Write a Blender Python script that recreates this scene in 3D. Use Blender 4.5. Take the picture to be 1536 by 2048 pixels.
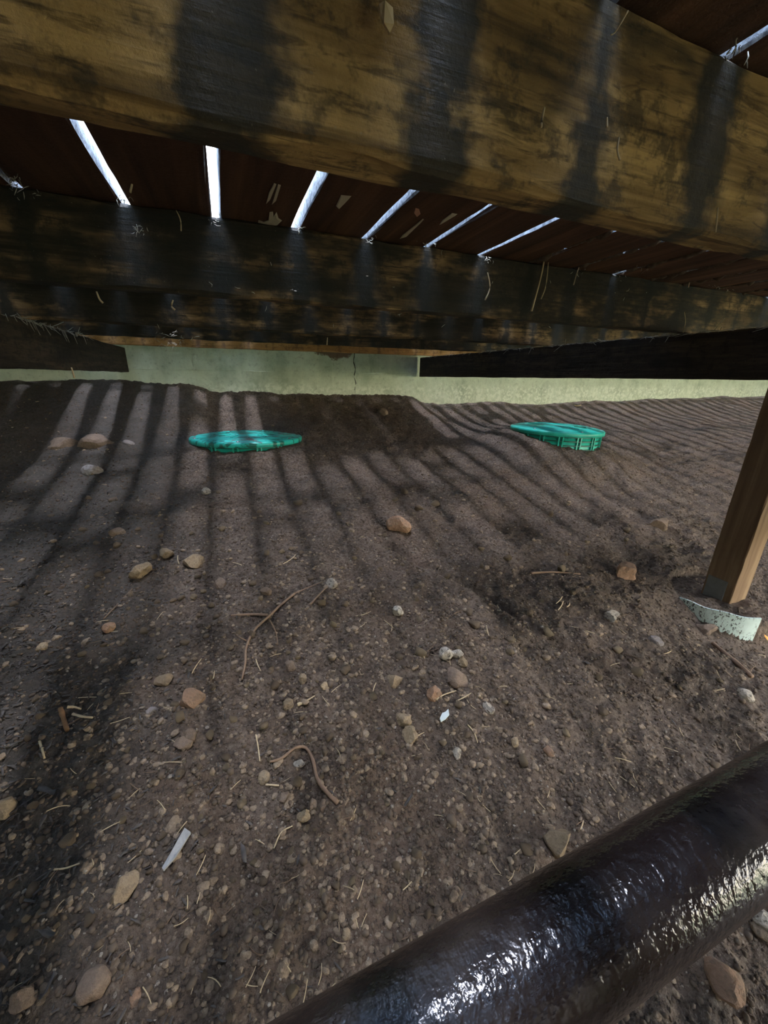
import bpy, math, random
import numpy as np
from mathutils import Matrix, Vector

# ------------------------------------------------------------------ clear
for o in list(bpy.data.objects):
    bpy.data.objects.remove(o)
SC = bpy.context.scene
COL = SC.collection

# ------------------------------------------------------------------ camera
ZC = 0.90                                   # camera height in the scene
F_PX = 769.0                                # focal length in pixels of the 1536x2048 frame
TH, PI_, RO = 0.37611, 0.33712, math.radians(0.8)   # heading, pitch down, roll


def cam_basis():
    fh = np.array([math.sin(TH), math.cos(TH), 0.0])
    rt = np.array([math.cos(TH), -math.sin(TH), 0.0])
    z = np.array([0, 0, 1.0])
    fw = math.cos(PI_) * fh - math.sin(PI_) * z
    up = math.sin(PI_) * fh + math.cos(PI_) * z
    return math.cos(RO) * rt + math.sin(RO) * up, -math.sin(RO) * rt + math.cos(RO) * up, fw


RT, UP, FW = cam_basis()
cam_data = bpy.data.cameras.new('camera')
cam_data.sensor_fit = 'AUTO'
cam_data.sensor_width = 36.0
cam_data.lens = F_PX / 2048 * 36.0
cam_data.clip_start = 0.01
cam = bpy.data.objects.new('camera', cam_data)
COL.objects.link(cam)
m = Matrix.Identity(4)
for i in range(3):
    m[i][0], m[i][1], m[i][2] = RT[i], UP[i], -FW[i]
m[2][3] = ZC
cam.matrix_world = m
SC.camera = cam

# ------------------------------------------------------------------ sky, sun, exposure
W = bpy.data.worlds.new('sky')
SC.world = W
W.use_nodes = True
wt = W.node_tree
wt.nodes.clear()
w_out = wt.nodes.new('ShaderNodeOutputWorld')
w_bg = wt.nodes.new('ShaderNodeBackground')
w_tc = wt.nodes.new('ShaderNodeTexCoord')
w_sx = wt.nodes.new('ShaderNodeSeparateXYZ')
w_rp = wt.nodes.new('ShaderNodeValToRGB')
wt.links.new(w_tc.outputs['Generated'], w_sx.inputs[0])
wt.links.new(w_sx.outputs['Z'], w_rp.inputs[0])
wt.links.new(w_rp.outputs[0], w_bg.inputs[0])
wt.links.new(w_bg.outputs[0], w_out.inputs[0])
SKY_STRENGTH = 4.6
w_bg.inputs[1].default_value = SKY_STRENGTH
e = w_rp.color_ramp.elements                # hazy sky: warm pale horizon, blue zenith
e[0].position = 0.0
e[0].color = (0.95, 0.82, 0.60, 1)
e[1].position = 0.9
e[1].color = (0.42, 0.62, 1.0, 1)
k = e.new(0.35)
k.color = (0.72, 0.80, 0.92, 1)

sun_d = bpy.data.lights.new('sun', 'SUN')
sun_d.energy = 7.2
sun_d.angle = math.radians(10.0)            # sun behind thin cloud
sun_d.color = (0.78, 0.82, 1.0)
sun = bpy.data.objects.new('sun', sun_d)
COL.objects.link(sun)
sun.rotation_euler = Vector((-0.06, -0.055, -1.0)).to_track_quat('-Z', 'Y').to_euler()

SC.view_settings.view_transform = 'Standard'
SC.view_settings.look = 'None'
SC.view_settings.gamma = 1.0
SC.view_settings.use_curve_mapping = False
SC.view_settings.exposure = 1.72
SC.cycles.use_denoising = True
SC.cycles.max_bounces = 6
SC.cycles.diffuse_bounces = 3
SC.cycles.glossy_bounces = 2
SC.cycles.use_adaptive_sampling = True
SC.cycles.adaptive_threshold = 0.07
SC.cycles.adaptive_min_samples = 20
SC.cycles.use_light_tree = False
SC.cycles.caustics_reflective = False
SC.cycles.caustics_refractive = False

rng = np.random.default_rng(7)
random.seed(7)

# ------------------------------------------------------------------ node helper


class NT:
    def __init__(self, name):
        self.mat = bpy.data.materials.new(name)
        self.mat.use_nodes = True
        self.t = self.mat.node_tree
        self.t.nodes.clear()
        self.out = self.t.nodes.new('ShaderNodeOutputMaterial')
        self.b = self.t.nodes.new('ShaderNodeBsdfPrincipled')
        self.t.links.new(self.b.outputs[0], self.out.inputs[0])
        self.tc = self.t.nodes.new('ShaderNodeTexCoord')
        self.co = self.tc.outputs['Object']

    def put(self, sock, v):
        if isinstance(v, bpy.types.NodeSocket):
            self.t.links.new(v, sock)
        elif isinstance(v, (tuple, list)):
            v = tuple(v)
            if sock.type == 'RGBA' and len(v) == 3:
                v = v + (1.0,)
            sock.default_value = v
        else:
            sock.default_value = v

    def math(self, op, a, b=0.0, clamp=False):
        n = self.t.nodes.new('ShaderNodeMath')
        n.operation = op
        n.use_clamp = clamp
        self.put(n.inputs[0], a)
        self.put(n.inputs[1], b)
        return n.outputs[0]

    def scale(self, s, co=None, loc=(0, 0, 0)):
        n = self.t.nodes.new('ShaderNodeMapping')
        self.put(n.inputs['Vector'], co or self.co)
        n.inputs['Scale'].default_value = s
        n.inputs['Location'].default_value = loc
        return n.outputs[0]

    def noise(self, sc, det=4, rough=.55, co=None, dist=0.0):
        n = self.t.nodes.new('ShaderNodeTexNoise')
        self.put(n.inputs['Vector'], co or self.co)
        n.inputs['Scale'].default_value = sc
        n.inputs['Detail'].default_value = min(det, 4)
        n.inputs['Roughness'].default_value = rough
        n.inputs['Distortion'].default_value = dist
        return n.outputs['Fac']

    def voro(self, sc, co=None, feat='F1', out='Distance'):
        n = self.t.nodes.new('ShaderNodeTexVoronoi')
        n.feature = feat
        self.put(n.inputs['Vector'], co or self.co)
        n.inputs['Scale'].default_value = sc
        return n.outputs[out]

    def step(self, v, lo, hi):
        n = self.t.nodes.new('ShaderNodeMapRange')
        n.interpolation_type = 'SMOOTHSTEP'
        self.put(n.inputs['Value'], v)
        n.inputs['From Min'].default_value = lo
        n.inputs['From Max'].default_value = hi
        return n.outputs[0]

    def ramp(self, v, stops):
        n = self.t.nodes.new('ShaderNodeValToRGB')
        self.put(n.inputs[0], v)
        el = n.color_ramp.elements
        while len(el) < len(stops):
            el.new(0.5)
        for q, (p, c) in zip(el, stops):
            q.position = p
            q.color = tuple(c) + (1.0,)
        return n.outputs[0]

    def mix(self, f, a, b, mode='MIX'):
        n = self.t.nodes.new('ShaderNodeMix')
        n.data_type = 'RGBA'
        n.blend_type = mode
        self.put(n.inputs['Factor'], f)
        self.put(n.inputs[6], a)
        self.put(n.inputs[7], b)
        return n.outputs[2]

    def xyz(self, co=None):
        n = self.t.nodes.new('ShaderNodeSeparateXYZ')
        self.put(n.inputs[0], co or self.co)
        return n.outputs

    def normal_z(self):
        g = self.t.nodes.new('ShaderNodeNewGeometry')
        s = self.t.nodes.new('ShaderNodeSeparateXYZ')
        self.t.links.new(g.outputs['True Normal'], s.inputs[0])
        return s.outputs['Z']

    def bump(self, h, dist, strength=1.0):
        n = self.t.nodes.new('ShaderNodeBump')
        n.inputs['Distance'].default_value = dist
        n.inputs['Strength'].default_value = strength
        self.put(n.inputs['Height'], h)
        self.t.links.new(n.outputs[0], self.b.inputs['Normal'])

    def rand(self):
        n = self.t.nodes.new('ShaderNodeObjectInfo')
        return n.outputs['Random']

    def done(self, col, rough, spec=0.5):
        self.put(self.b.inputs['Base Color'], col)
        self.put(self.b.inputs['Roughness'], rough)
        self.b.inputs['Specular IOR Level'].default_value = spec
        return self.mat


GAP0, PITCH, GAP = 0.018, 0.159, 0.015      # gap centre, board pitch, gap width (metres along X)


def wood_joist(name, light, mid, dark, stain, stain_w, dirt, axis='x'):
    """Old joist: grain along its length, dark water stains below every gap between the deck boards."""
    n = NT(name)
    gs = (1.6, 22, 26) if axis == 'x' else (22, 1.6, 26)
    g1 = n.noise(1.0, 6, .62, n.scale(gs), 0.6)
    gs2 = (3.5, 120, 150) if axis == 'x' else (120, 3.5, 150)
    g2 = n.noise(1.0, 3, .6, n.scale(gs2))
    blotch = n.noise(9.0, 5, .65)
    col = n.ramp(g1, [(.30, dark), (.46, mid), (.62, light), (.8, mid)])
    col = n.mix(n.math('MULTIPLY', n.step(g2, .52, .72), .55), col, dark)
    col = n.mix(n.math('MULTIPLY', n.step(blotch, .45, .7), .6), col, mid)
    gs3 = (16, 95, 95) if axis == 'x' else (95, 16, 95)
    dash = n.noise(1.0, 4, .65, n.scale(gs3), .5)
    col = n.mix(n.math('MULTIPLY', n.step(dash, .50, .66), .75), col, dark)
    grime = n.noise(30, 6, .75)
    col = n.mix(n.math('MULTIPLY', n.step(grime, .50, .66), .65), col, stain)
    X = n.xyz()['X']
    big = n.noise(11.0, 5, .65)
    fr = n.math('FRACT', n.math('ADD', n.math('DIVIDE', n.math('SUBTRACT', X, GAP0), PITCH), 100.5))
    d = n.math('MULTIPLY', n.math('ABSOLUTE', n.math('SUBTRACT', fr, .5)), PITCH)
    d = n.math('ADD', d, n.math('MULTIPLY', n.math('SUBTRACT', big, .5), .12))
    band = n.step(d, stain_w + .013, stain_w - .013)
    if axis == 'x':
        col = n.mix(n.math('MULTIPLY', band, .93), col, stain)
    gen = n.noise(3.0, 5, .7, n.scale((1, 2.5, 2.5) if axis == 'x' else (2.5, 1, 2.5), loc=(3, 1, 7)))
    col = n.mix(n.math('MULTIPLY', n.step(gen, .62 - dirt, .78 - dirt), .9), col, stain)
    speck = n.step(n.noise(260, 2, .5), .70, .78)
    col = n.mix(n.math('MULTIPLY', speck, .35), col, (.32, .27, .2))
    h = n.math('ADD', n.math('MULTIPLY', g2, .8), n.math('MULTIPLY', n.noise(160, 4, .7), .6))
    n.bump(n.math('ADD', h, g1), .0035, .8)
    return n.done(col, .82, .25)


M = {}
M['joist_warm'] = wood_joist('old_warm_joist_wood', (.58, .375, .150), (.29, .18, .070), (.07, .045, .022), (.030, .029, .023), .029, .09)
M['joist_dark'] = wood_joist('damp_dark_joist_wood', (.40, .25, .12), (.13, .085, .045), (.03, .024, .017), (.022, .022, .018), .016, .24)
M['ledger_wood'] = wood_joist('brown_ledger_wood', (.62, .36, .15), (.48, .26, .10), (.30, .15, .06), (.2, .11, .06), .004, -.08)
M['girder_wood'] = wood_joist('black_damp_girder_wood', (.085, .062, .042), (.045, .035, .026), (.022, .018, .015), (.020, .018, .015), .01, .1, 'y')

n = NT('deck_board_wood')                    # red-brown below, grey and weathered on the top and edges
g = n.noise(1, 6, .6, n.scale((24, 1.5, 24)), .4)
under = n.ramp(g, [(.3, (.030, .015, .009)), (.55, (.10, .047, .024)), (.75, (.19, .095, .048))])
grey = n.ramp(n.noise(90, 4, .7), [(.35, (.16, .17, .18)), (.65, (.50, .52, .53))])
col = n.mix(n.step(n.normal_z(), -.8, -.5), under, grey)
n.bump(n.math('ADD', g, n.math('MULTIPLY', n.noise(140, 4, .75), 1.2)), .003, .8)
M['deck'] = n.done(col, .75, .3)

n = NT('rough_dirt')
big = n.noise(2.2, 5, .6)
mid = n.noise(14, 6, .65)
fine = n.noise(95, 6, .72)
grit = n.noise(420, 3, .6)
col = n.ramp(mid, [(.30, (.060, .042, .028)), (.50, (.112, .078, .052)), (.70, (.165, .120, .083))])
col = n.mix(n.step(big, .5, .68), col, (.135, .088, .055))
col = n.mix(n.math('MULTIPLY', n.step(fine, .52, .66), .6), col, (.25, .19, .135))
col = n.mix(n.math('MULTIPLY', n.step(fine, .48, .36), .85), col, (.030, .021, .016))  # shade of the small pits painted into the dirt colour
col = n.mix(n.math('MULTIPLY', n.step(grit, .62, .74), .4), col, (.36, .28, .20))
sx = n.xyz()                                  # black leaf mould on the left side of the crawl space
lm = n.math('ADD', n.math('MULTIPLY', sx['X'], -1.0), n.math('MULTIPLY', n.math('SUBTRACT', n.noise(5, 5, .6), .5), .7))
col = n.mix(n.math('MULTIPLY', n.step(lm, .10, .42), .75), col, (.050, .044, .034))
h = n.math('ADD', n.math('MULTIPLY', fine, 1.0), n.math('MULTIPLY', grit, .35))
h = n.math('ADD', h, n.math('MULTIPLY', n.voro(70), -.4))
n.bump(h, .006, 1.0)
M['dirt'] = n.done(col, n.ramp(fine, [(.3, (.95,) * 3), (.75, (.55,) * 3)]), .4)


def stone_mat(name, a, b, c, sp=0.0):
    n = NT(name)
    r = n.rand()
    f = n.noise(60, 5, .65)
    col = n.ramp(f, [(.3, a), (.55, b), (.75, c)])
    col = n.mix(n.math('MULTIPLY', r, .5), col, (.15, .105, .074))
    col = n.mix(n.math('MULTIPLY', n.step(n.noise(55, 6, .75), .47, .62), .6), col, (.13, .094, .066))
    if sp:
        col = n.mix(n.math('MULTIPLY', n.step(n.noise(150, 3, .6), .56, .62), sp), col, (.07, .06, .05))
    n.bump(n.math('ADD', n.noise(170, 5, .75), n.math('MULTIPLY', n.noise(60, 4, .6), 1.5)), .004, .9)
    return n.done(col, .88, .25)


M['stone_tan'] = stone_mat('tan_stone', (.28, .205, .12), (.45, .34, .205), (.56, .45, .30))
M['stone_rust'] = stone_mat('rust_brown_stone', (.27, .155, .09), (.42, .255, .155), (.54, .38, .25))
M['stone_pale'] = stone_mat('pale_stone', (.42, .37, .28), (.58, .52, .42), (.68, .64, .55), .8)
M['stone_grey'] = stone_mat('grey_stone', (.22, .20, .19), (.36, .33, .31), (.47, .45, .42))
M['stone_brown'] = stone_mat('dirty_brown_stone', (.17, .12, .085), (.28, .205, .145), (.37, .285, .21))
M['pebble'] = stone_mat('pebble_mix', (.225, .165, .105), (.36, .27, .178), (.47, .37, .26))

n = NT('concrete')                            # greenish grey foundation
X, Y, Z = n.xyz()['X'], n.xyz()['Y'], n.xyz()['Z']
c1 = n.ramp(n.noise(6, 6, .65), [(.3, (.38, .45, .33)), (.5, (.52, .60, .455)), (.7, (.62, .70, .55))])
streak = n.noise(1, 4, .6, n.scale((16, 16, 1.2)))
c1 = n.mix(n.math('MULTIPLY', n.step(streak, .48, .72), .5), c1, (.66, .72, .56))
c1 = n.mix(n.math('MULTIPLY', n.step(n.noise(45, 5, .7), .52, .72), .45), c1, (.20, .22, .16))
lowm = n.step(n.math('ADD', Z, n.math('MULTIPLY', n.noise(20, 4, .6), .12)), ZC + .03, ZC - .04)
c1 = n.mix(n.math('MULTIPLY', lowm, n.step(n.noise(30, 4, .6), .45, .6)), c1, (.68, .74, .60))
# dried mud run down from the ledger
dx = n.math('ABSOLUTE', n.math('SUBTRACT', X, .80))
tri = n.math('SUBTRACT', n.math('SUBTRACT', Z, ZC + .115), n.math('MULTIPLY', dx, .32))
tri = n.math('ADD', tri, n.math('MULTIPLY', n.math('SUBTRACT', n.noise(22, 5, .7), .5), .09))
c1 = n.mix(n.math('MULTIPLY', n.step(tri, -.005, .012), .9), c1, (.12, .06, .03))
n.bump(n.noise(120, 5, .7), .0025, .7)
M['concrete'] = n.done(c1, .85, .3)

n = NT('crack_dark')
M['crack'] = n.done((.045, .045, .035), .95, .1)

n = NT('green_plastic')
col = n.ramp(n.noise(18, 5, .6), [(.3, (.012, .30, .22)), (.6, (.02, .44, .34)), (.8, (.04, .52, .41))])
M['plastic'] = n.done(col, .42, .45)
n = NT('green_plastic_muddy')                 # wavy darker green lines and patches of dirt on the lid
wv = n.noise(1, 5, .6, n.scale((9, 34, 9)), .8)
col = n.mix(n.step(wv, .50, .57), (.025, .52, .43), (.012, .15, .11))
col = n.mix(n.step(n.noise(9, 6, .65), .58, .68), col, (.10, .085, .06))
n.bump(wv, .004, .5)
M['plastic_muddy'] = n.done(col, .40, .45)
n = NT('dark_green_plastic')
M['plastic_dark'] = n.done((.004, .07, .05), .5, .4)
n = NT('steel_screw')
M['steel'] = n.done((.4, .4, .4), .4, .5)
M['steel'].node_tree.nodes['Principled BSDF'].inputs['Metallic'].default_value = 1.0

n = NT('post_wood')
g = n.noise(1, 5, .6, n.scale((34, 34, 1.6)), .5)
col = n.ramp(g, [(.3, (.11, .066, .035)), (.55, (.20, .128, .07)), (.75, (.30, .21, .12))])
col = n.mix(n.math('MULTIPLY', n.step(n.noise(10, 5, .6), .5, .7), .5), col, (.15, .09, .05))
n.bump(g, .002, .6)
M['post'] = n.done(col, .8, .25)

n = NT('black_pipe')                          # glossy black plastic, dusty and scuffed
dust = n.noise(9, 6, .65)
scr = n.noise(1, 5, .7, n.scale((60, 260, 260)))
col = n.mix(n.math('MULTIPLY', n.step(dust, .36, .8), .75), (.012, .008, .007), (.036, .025, .020))
up = n.step(n.normal_z(), .55, .95)
col = n.mix(n.math('MULTIPLY', up, n.step(n.noise(9, 5, .6), .40, .85)), col, (.06, .05, .042))
rgh = n.math('ADD', n.math('MULTIPLY', n.step(n.noise(40, 4, .7), .35, .75), .14), .12)
n.bump(n.math('ADD', n.noise(150, 2, .5), n.math('MULTIPLY', scr, .15)), .0014, .9)
M['pipe'] = n.done(col, rgh, .6)

n = NT('pale_form_card')                      # waxed card of a footing form, spotted with black mud
col = n.ramp(n.noise(12, 4, .6), [(.3, (.56, .70, .62)), (.6, (.72, .86, .78))])
sp = n.step(n.noise(1, 6, .75, n.scale((170, 170, 90))), .53, .58)
sp = n.math('MULTIPLY', sp, n.step(n.noise(16, 3, .5), .30, .5))
col = n.mix(sp, col, (.045, .045, .035))
M['card'] = n.done(col, .7, .3)


def plain(name, a, b, sc=60, rough=.8):
    n = NT(name)
    return n.done(n.mix(n.noise(sc, 4, .6), a, b), rough, .25)


n = NT('lawn_grass')
M['lawn'] = n.done(n.mix(n.noise(3, 5, .6), (.20, .19, .08), (.34, .31, .17)), .9, .2)
M['straw'] = plain('dry_straw', (.42, .30, .15), (.74, .60, .38))
M['straw_dark'] = plain('old_needle_brown', (.10, .065, .04), (.28, .19, .12), 90)
M['root'] = plain('root_bark', (.17, .105, .065), (.36, .245, .16), 120)
M['bark'] = plain('brown_bark', (.16, .085, .04), (.33, .19, .09), 80)
M['greywood'] = plain('weathered_grey_wood', (.20, .20, .19), (.46, .47, .46), 140)
M['white'] = plain('white_shard_face', (.62, .72, .70), (.80, .86, .84), 50, .5)
M['orange'] = plain('orange_chip', (.75, .32, .08), (.85, .45, .15), 50)
M['leaf'] = plain('black_leaf_mould', (.022, .019, .016), (.17, .15, .13), 60)
M['paint'] = plain('cream_paint', (.50, .44, .30), (.72, .65, .48), 70)
M['paint_pink'] = plain('pinkish_filler', (.55, .28, .18), (.68, .40, .28), 70)
M['crumb'] = plain('soil_crumb', (.045, .032, .022), (.20, .15, .105), 45, .95)
M['galv'] = plain('dull_grey_metal', (.12, .12, .11), (.22, .22, .20), 50, .5)
M['fluff'] = plain('pale_web_fluff', (.30, .28, .22), (.62, .58, .48), 90)
M['debris'] = plain('gap_debris_and_light_plugs', (.05, .035, .025), (.20, .15, .10), 120)

# ------------------------------------------------------------------ object helpers


def mesh_obj(name, verts, faces, mat, parent=None, smooth=False):
    me = bpy.data.meshes.new(name)
    if isinstance(verts, np.ndarray):
        verts = verts.tolist()
    if isinstance(faces, np.ndarray):
        faces = faces.tolist()
    me.from_pydata(verts, [], faces)
    if smooth:
        me.polygons.foreach_set('use_smooth', [True] * len(me.polygons))
    me.materials.append(mat)
    me.update()
    o = bpy.data.objects.new(name, me)
    COL.objects.link(o)
    if parent is not None:
        o.parent = parent
        o.matrix_parent_inverse = PINV[parent.name]
    PINV[o.name] = Matrix.Identity(4)
    return o


PINV = {}


def tag(o, label=None, cat=None, group=None, kind=None):
    for k_, v in (('label', label), ('category', cat), ('group', group), ('kind', kind)):
        if v:
            o[k_] = v
    return o


def empty(name, loc):
    o = bpy.data.objects.new(name, None)
    o.empty_display_size = .05
    o.location = loc
    COL.objects.link(o)
    PINV[o.name] = Matrix.Translation(-Vector(loc))
    return o


def box(x0, x1, y0, y1, z0, z1):
    v = [(x0, y0, z0), (x1, y0, z0), (x1, y1, z0), (x0, y1, z0), (x0, y0, z1), (x1, y0, z1), (x1, y1, z1), (x0, y1, z1)]
    f = [(0, 3, 2, 1), (4, 5, 6, 7), (0, 1, 5, 4), (1, 2, 6, 5), (2, 3, 7, 6), (3, 0, 4, 7)]
    return v, f


def lumber(name, axis, a0, a1, b0, b1, z0, z1, mat, parent=None, r=.004, seg=.04, wob=.0012, seed=0):
    """A sawn board with eased edges and a slightly uneven surface. axis is the long direction."""
    rg = np.random.default_rng(seed + 11)
    prof = []
    for cx, cz, a in ((b1 - r, z1 - r, 0), (b0 + r, z1 - r, 90), (b0 + r, z0 + r, 180), (b1 - r, z0 + r, 270)):
        for k_ in (0, 45, 90):
            t = math.radians(a + k_)
            prof.append((cx + r * math.cos(t), cz + r * math.sin(t)))
    prof = np.array(prof)
    N = max(2, int((a1 - a0) / seg))
    L = np.linspace(a0, a1, N + 1)
    P = len(prof)
    off = rg.normal(0, wob, (N + 1, P, 2))
    off = (off + np.roll(off, 1, 0) + np.roll(off, -1, 0)) / 2
    pts = prof[None] + off
    V = np.zeros((N + 1, P, 3))
    if axis == 'x':
        V[..., 0] = L[:, None]
        V[..., 1] = pts[..., 0]
    else:
        V[..., 1] = L[:, None]
        V[..., 0] = pts[..., 0]
    V[..., 2] = pts[..., 1]
    V = V.reshape(-1, 3)
    Fs = []
    for i in range(N):
        for j in range(P):
            a, b = i * P + j, i * P + (j + 1) % P
            q = (a, b, b + P, a + P)
            Fs.append(q if axis == 'x' else q[::-1])
    Fs.append(tuple(range(P)) if axis != 'x' else tuple(range(P))[::-1])
    e_ = tuple(N * P + j for j in range(P))
    Fs.append(e_ if axis == 'x' else e_[::-1])
    return mesh_obj(name, V, Fs, mat, parent)


def tube(pts, rad, sides=6, cap=True):
    """A tapered tube through points; rad is a number or one radius per point."""
    pts = [np.array(p, float) for p in pts]
    if not hasattr(rad, '__len__'):
        rad = [rad] * len(pts)
    V, Fc = [], []
    for i, p in enumerate(pts):
        d = pts[min(i + 1, len(pts) - 1)] - pts[max(i - 1, 0)]
        d = d / (np.linalg.norm(d) + 1e-9)
        u = np.cross(d, (0, 0, 1.0))
        if np.linalg.norm(u) < .05:
            u = np.cross(d, (1.0, 0, 0))
        u /= np.linalg.norm(u)
        w = np.cross(u, d)
        for s in range(sides):
            t = 2 * math.pi * s / sides
            V.append(p + rad[i] * (math.cos(t) * u + math.sin(t) * w))
    for i in range(len(pts) - 1):
        for s in range(sides):
            a, b = i * sides + s, i * sides + (s + 1) % sides
            Fc.append((a, b, b + sides, a + sides))
    if cap:
        Fc.append(tuple(range(sides))[::-1])
        Fc.append(tuple((len(pts) - 1) * sides + s for s in range(sides)))
    return [tuple(v) for v in V], Fc


def joined(parts):
    V, Fc = [], []
    for v, f in parts:
        o = len(V)
        V += list(v)
        Fc += [tuple(i + o for i in q) for q in f]
    return V, Fc


# ------------------------------------------------------------------ smooth lattice noise
TAB = rng.random((256, 256))


def vnoise(x, y, f):
    x = np.asarray(x, float) * f + 37.7
    y = np.asarray(y, float) * f + 11.3
    xi, yi = np.floor(x).astype(int), np.floor(y).astype(int)
    fx, fy = x - xi, y - yi
    fx, fy = fx * fx * (3 - 2 * fx), fy * fy * (3 - 2 * fy)
    g_ = lambda a, b: TAB[a & 255, b & 255]
    return ((g_(xi, yi) * (1 - fx) + g_(xi + 1, yi) * fx) * (1 - fy) + (g_(xi, yi + 1) * (1 - fx) + g_(xi + 1, yi + 1) * fx) * fy) - .5


def sstep(v, a, b):
    t = np.clip((v - a) / (b - a), 0, 1)
    return t * t * (3 - 2 * t)


# ------------------------------------------------------------------ the lie of the land (z relative to the camera)
PY = np.array([-6, -1.4, 0, .3, .66, 1.0, 1.5, 2.0, 2.3, 2.7, 3.06, 3.4])
PZ = np.array([-1.35, -.98, -.85, -.79, -.715, -.64, -.54, -.45, -.385, -.25, -.11, -.08])
WX = np.array([-3, -1.2, -.23, -.08, .5, 1.16, 1.46, 1.58, 2.9, 4.4, 6])
WZ = np.array([-.05, -.045, -.05, -.12, -.14, -.125, -.14, -.20, -.235, -.21, -.18])
LIDS = [(.082, 2.42, -.338, .314), (2.005, 2.0, -.300, .290)]
POST = (1.545, .662)
TUBE_R = .160


def land0(x, y):
    z = np.interp(y, PY, PZ)
    wz = np.interp(x, WX, WZ)
    z = z + (wz + .11) * sstep(y, 2.1, 3.06)
    cx, cy, cz, _ = LIDS[0]
    w_ = np.exp(-(((x - cx) ** 2 + (y - cy) ** 2) / .42 ** 2) ** 2)
    z = z * (1 - w_) + w_ * (cz - .010 + .05 * (y - cy) + .012 * (cx - x))
    cx, cy, cz, _ = LIDS[1]
    w_ = np.exp(-(((x - cx) ** 2 + (y - cy) ** 2) / .46 ** 2) ** 2)
    z = z * (1 - w_) + w_ * (cz - .050 - .09 * (x - cx) + .10 * (y - cy))
    d_ = np.hypot(x - POST[0], y - POST[1])
    z = z - .048 * np.exp(-((d_ - .21) / .10) ** 2) * sstep(-(y - POST[1]), -.12, .10)
    z = np.where(d_ < TUBE_R, z * sstep(d_, TUBE_R * .93, TUBE_R) + (-.712) * (1 - sstep(d_, TUBE_R * .93, TUBE_R)), z)
    return z


def ray(px, py):
    return (px - 768) / F_PX * RT + (1024 - py) / F_PX * UP + FW


def hit(px, py, fn):
    """Where the line of sight through a pixel meets the ground."""
    v = ray(px, py)
    t0 = .15
    t = t0
    while t < 8:
        if t * v[2] < float(fn(t * v[0], t * v[1])):
            break
        t += .01
    a, b = t - .01, t
    for _ in range(18):
        c = (a + b) / 2
        if c * v[2] < float(fn(c * v[0], c * v[1])):
            b = c
        else:
            a = c
    return np.array([b * v[0], b * v[1], b * v[2]])


RILL = np.array([hit(a, b, land0)[:2] for a, b in ((760, 1085), (860, 1135), (985, 1200), (1080, 1270), (1190, 1325), (1290, 1385), (1385, 1430), (1470, 1475), (1600, 1540))])


def rill_dist(x, y):
    d = np.full(np.shape(x), 9.0)
    wx = x + .03 * vnoise(x, y, 14)
    wy = y + .03 * vnoise(x + 5, y, 14)
    for (ax, ay), (bx, by) in zip(RILL[:-1], RILL[1:]):
        L2 = (bx - ax) ** 2 + (by - ay) ** 2
        t = np.clip(((wx - ax) * (bx - ax) + (wy - ay) * (by - ay)) / L2, 0, 1)
        d = np.minimum(d, np.hypot(wx - ax - t * (bx - ax), wy - ay - t * (by - ay)))
    return d


def land(x, y):
    x = np.asarray(x, float)
    y = np.asarray(y, float)
    z = land0(x, y)
    z = z + .030 * vnoise(x, y, 2.3) + .018 * vnoise(x, y, 6) + .010 * vnoise(x, y, 16)
    z = z + .0100 * vnoise(x, y, 34) + .0075 * vnoise(x, y, 75)
    rd = rill_dist(x, y)
    z = z - .013 * np.exp(-(rd / .013) ** 2) + .006 * np.exp(-((rd - .03) / .015) ** 2)
    return z


def at(px, py):
    return hit(px, py, land)


def mpp(p):
    """metres per photo pixel at a point relative to the camera"""
    return float(np.dot(p, FW)) / F_PX


# ------------------------------------------------------------------ ground


def axis_pts(parts):
    out = []
    for a, b, s in parts:
        out += list(np.arange(a, b, s))
    out.append(parts[-1][1])
    return np.array(out)


gx = axis_pts([(-5, -2.6, .3), (-2.6, -1.0, .04), (-1.0, -.5, .012), (-.5, 1.3, .0065), (1.3, 2.6, .011), (2.6, 4.2, .04), (4.2, 8.5, .1)])
gy = axis_pts([(-1.8, .0, .05), (0, 1.2, .0065), (1.2, 2.2, .009), (2.2, 3.3, .012)])
GX, GY = np.meshgrid(gx, gy)
GZ = land(GX, GY) + ZC
V = np.stack([GX, GY, GZ], -1).reshape(-1, 3)
nx, ny = len(gx), len(gy)
ii, jj = np.meshgrid(np.arange(nx - 1), np.arange(ny - 1))
a = (jj * nx + ii).ravel()
Fq = np.stack([a, a + 1, a + nx + 1, a + nx], 1)
me = bpy.data.meshes.new('floor')
me.vertices.add(len(V))
me.vertices.foreach_set('co', V.ravel())
me.loops.add(len(Fq) * 4)
me.loops.foreach_set('vertex_index', Fq.ravel().astype(np.int32))
me.polygons.add(len(Fq))
me.polygons.foreach_set('loop_start', np.arange(0, len(Fq) * 4, 4, dtype=np.int32))
me.polygons.foreach_set('loop_total', np.full(len(Fq), 4, dtype=np.int32))
me.polygons.foreach_set('use_smooth', np.ones(len(Fq), bool))
me.materials.append(M['dirt'])
me.update(calc_edges=True)
floor = bpy.data.objects.new('floor', me)
COL.objects.link(floor)
tag(floor, 'sloping bare brown dirt ground under the deck', kind='structure')

# ------------------------------------------------------------------ foundation walls
YW, XC, YW2 = 3.06, 1.487, 3.13               # wall face, corner, recessed face
Zt = ZC + .303
wall = empty('wall_back', (0, YW, ZC - .5))
tag(wall, 'greenish grey concrete foundation wall with a step in it', kind='structure')


def slab(name, x0, x1, y0, y1, z0, z1, seed, r=.006):
    rg = np.random.default_rng(seed)
    return lumber(name, 'x', x0, x1, y0, y1, z0, z1, M['concrete'], wall, r, .06, .0014, seed)


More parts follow.
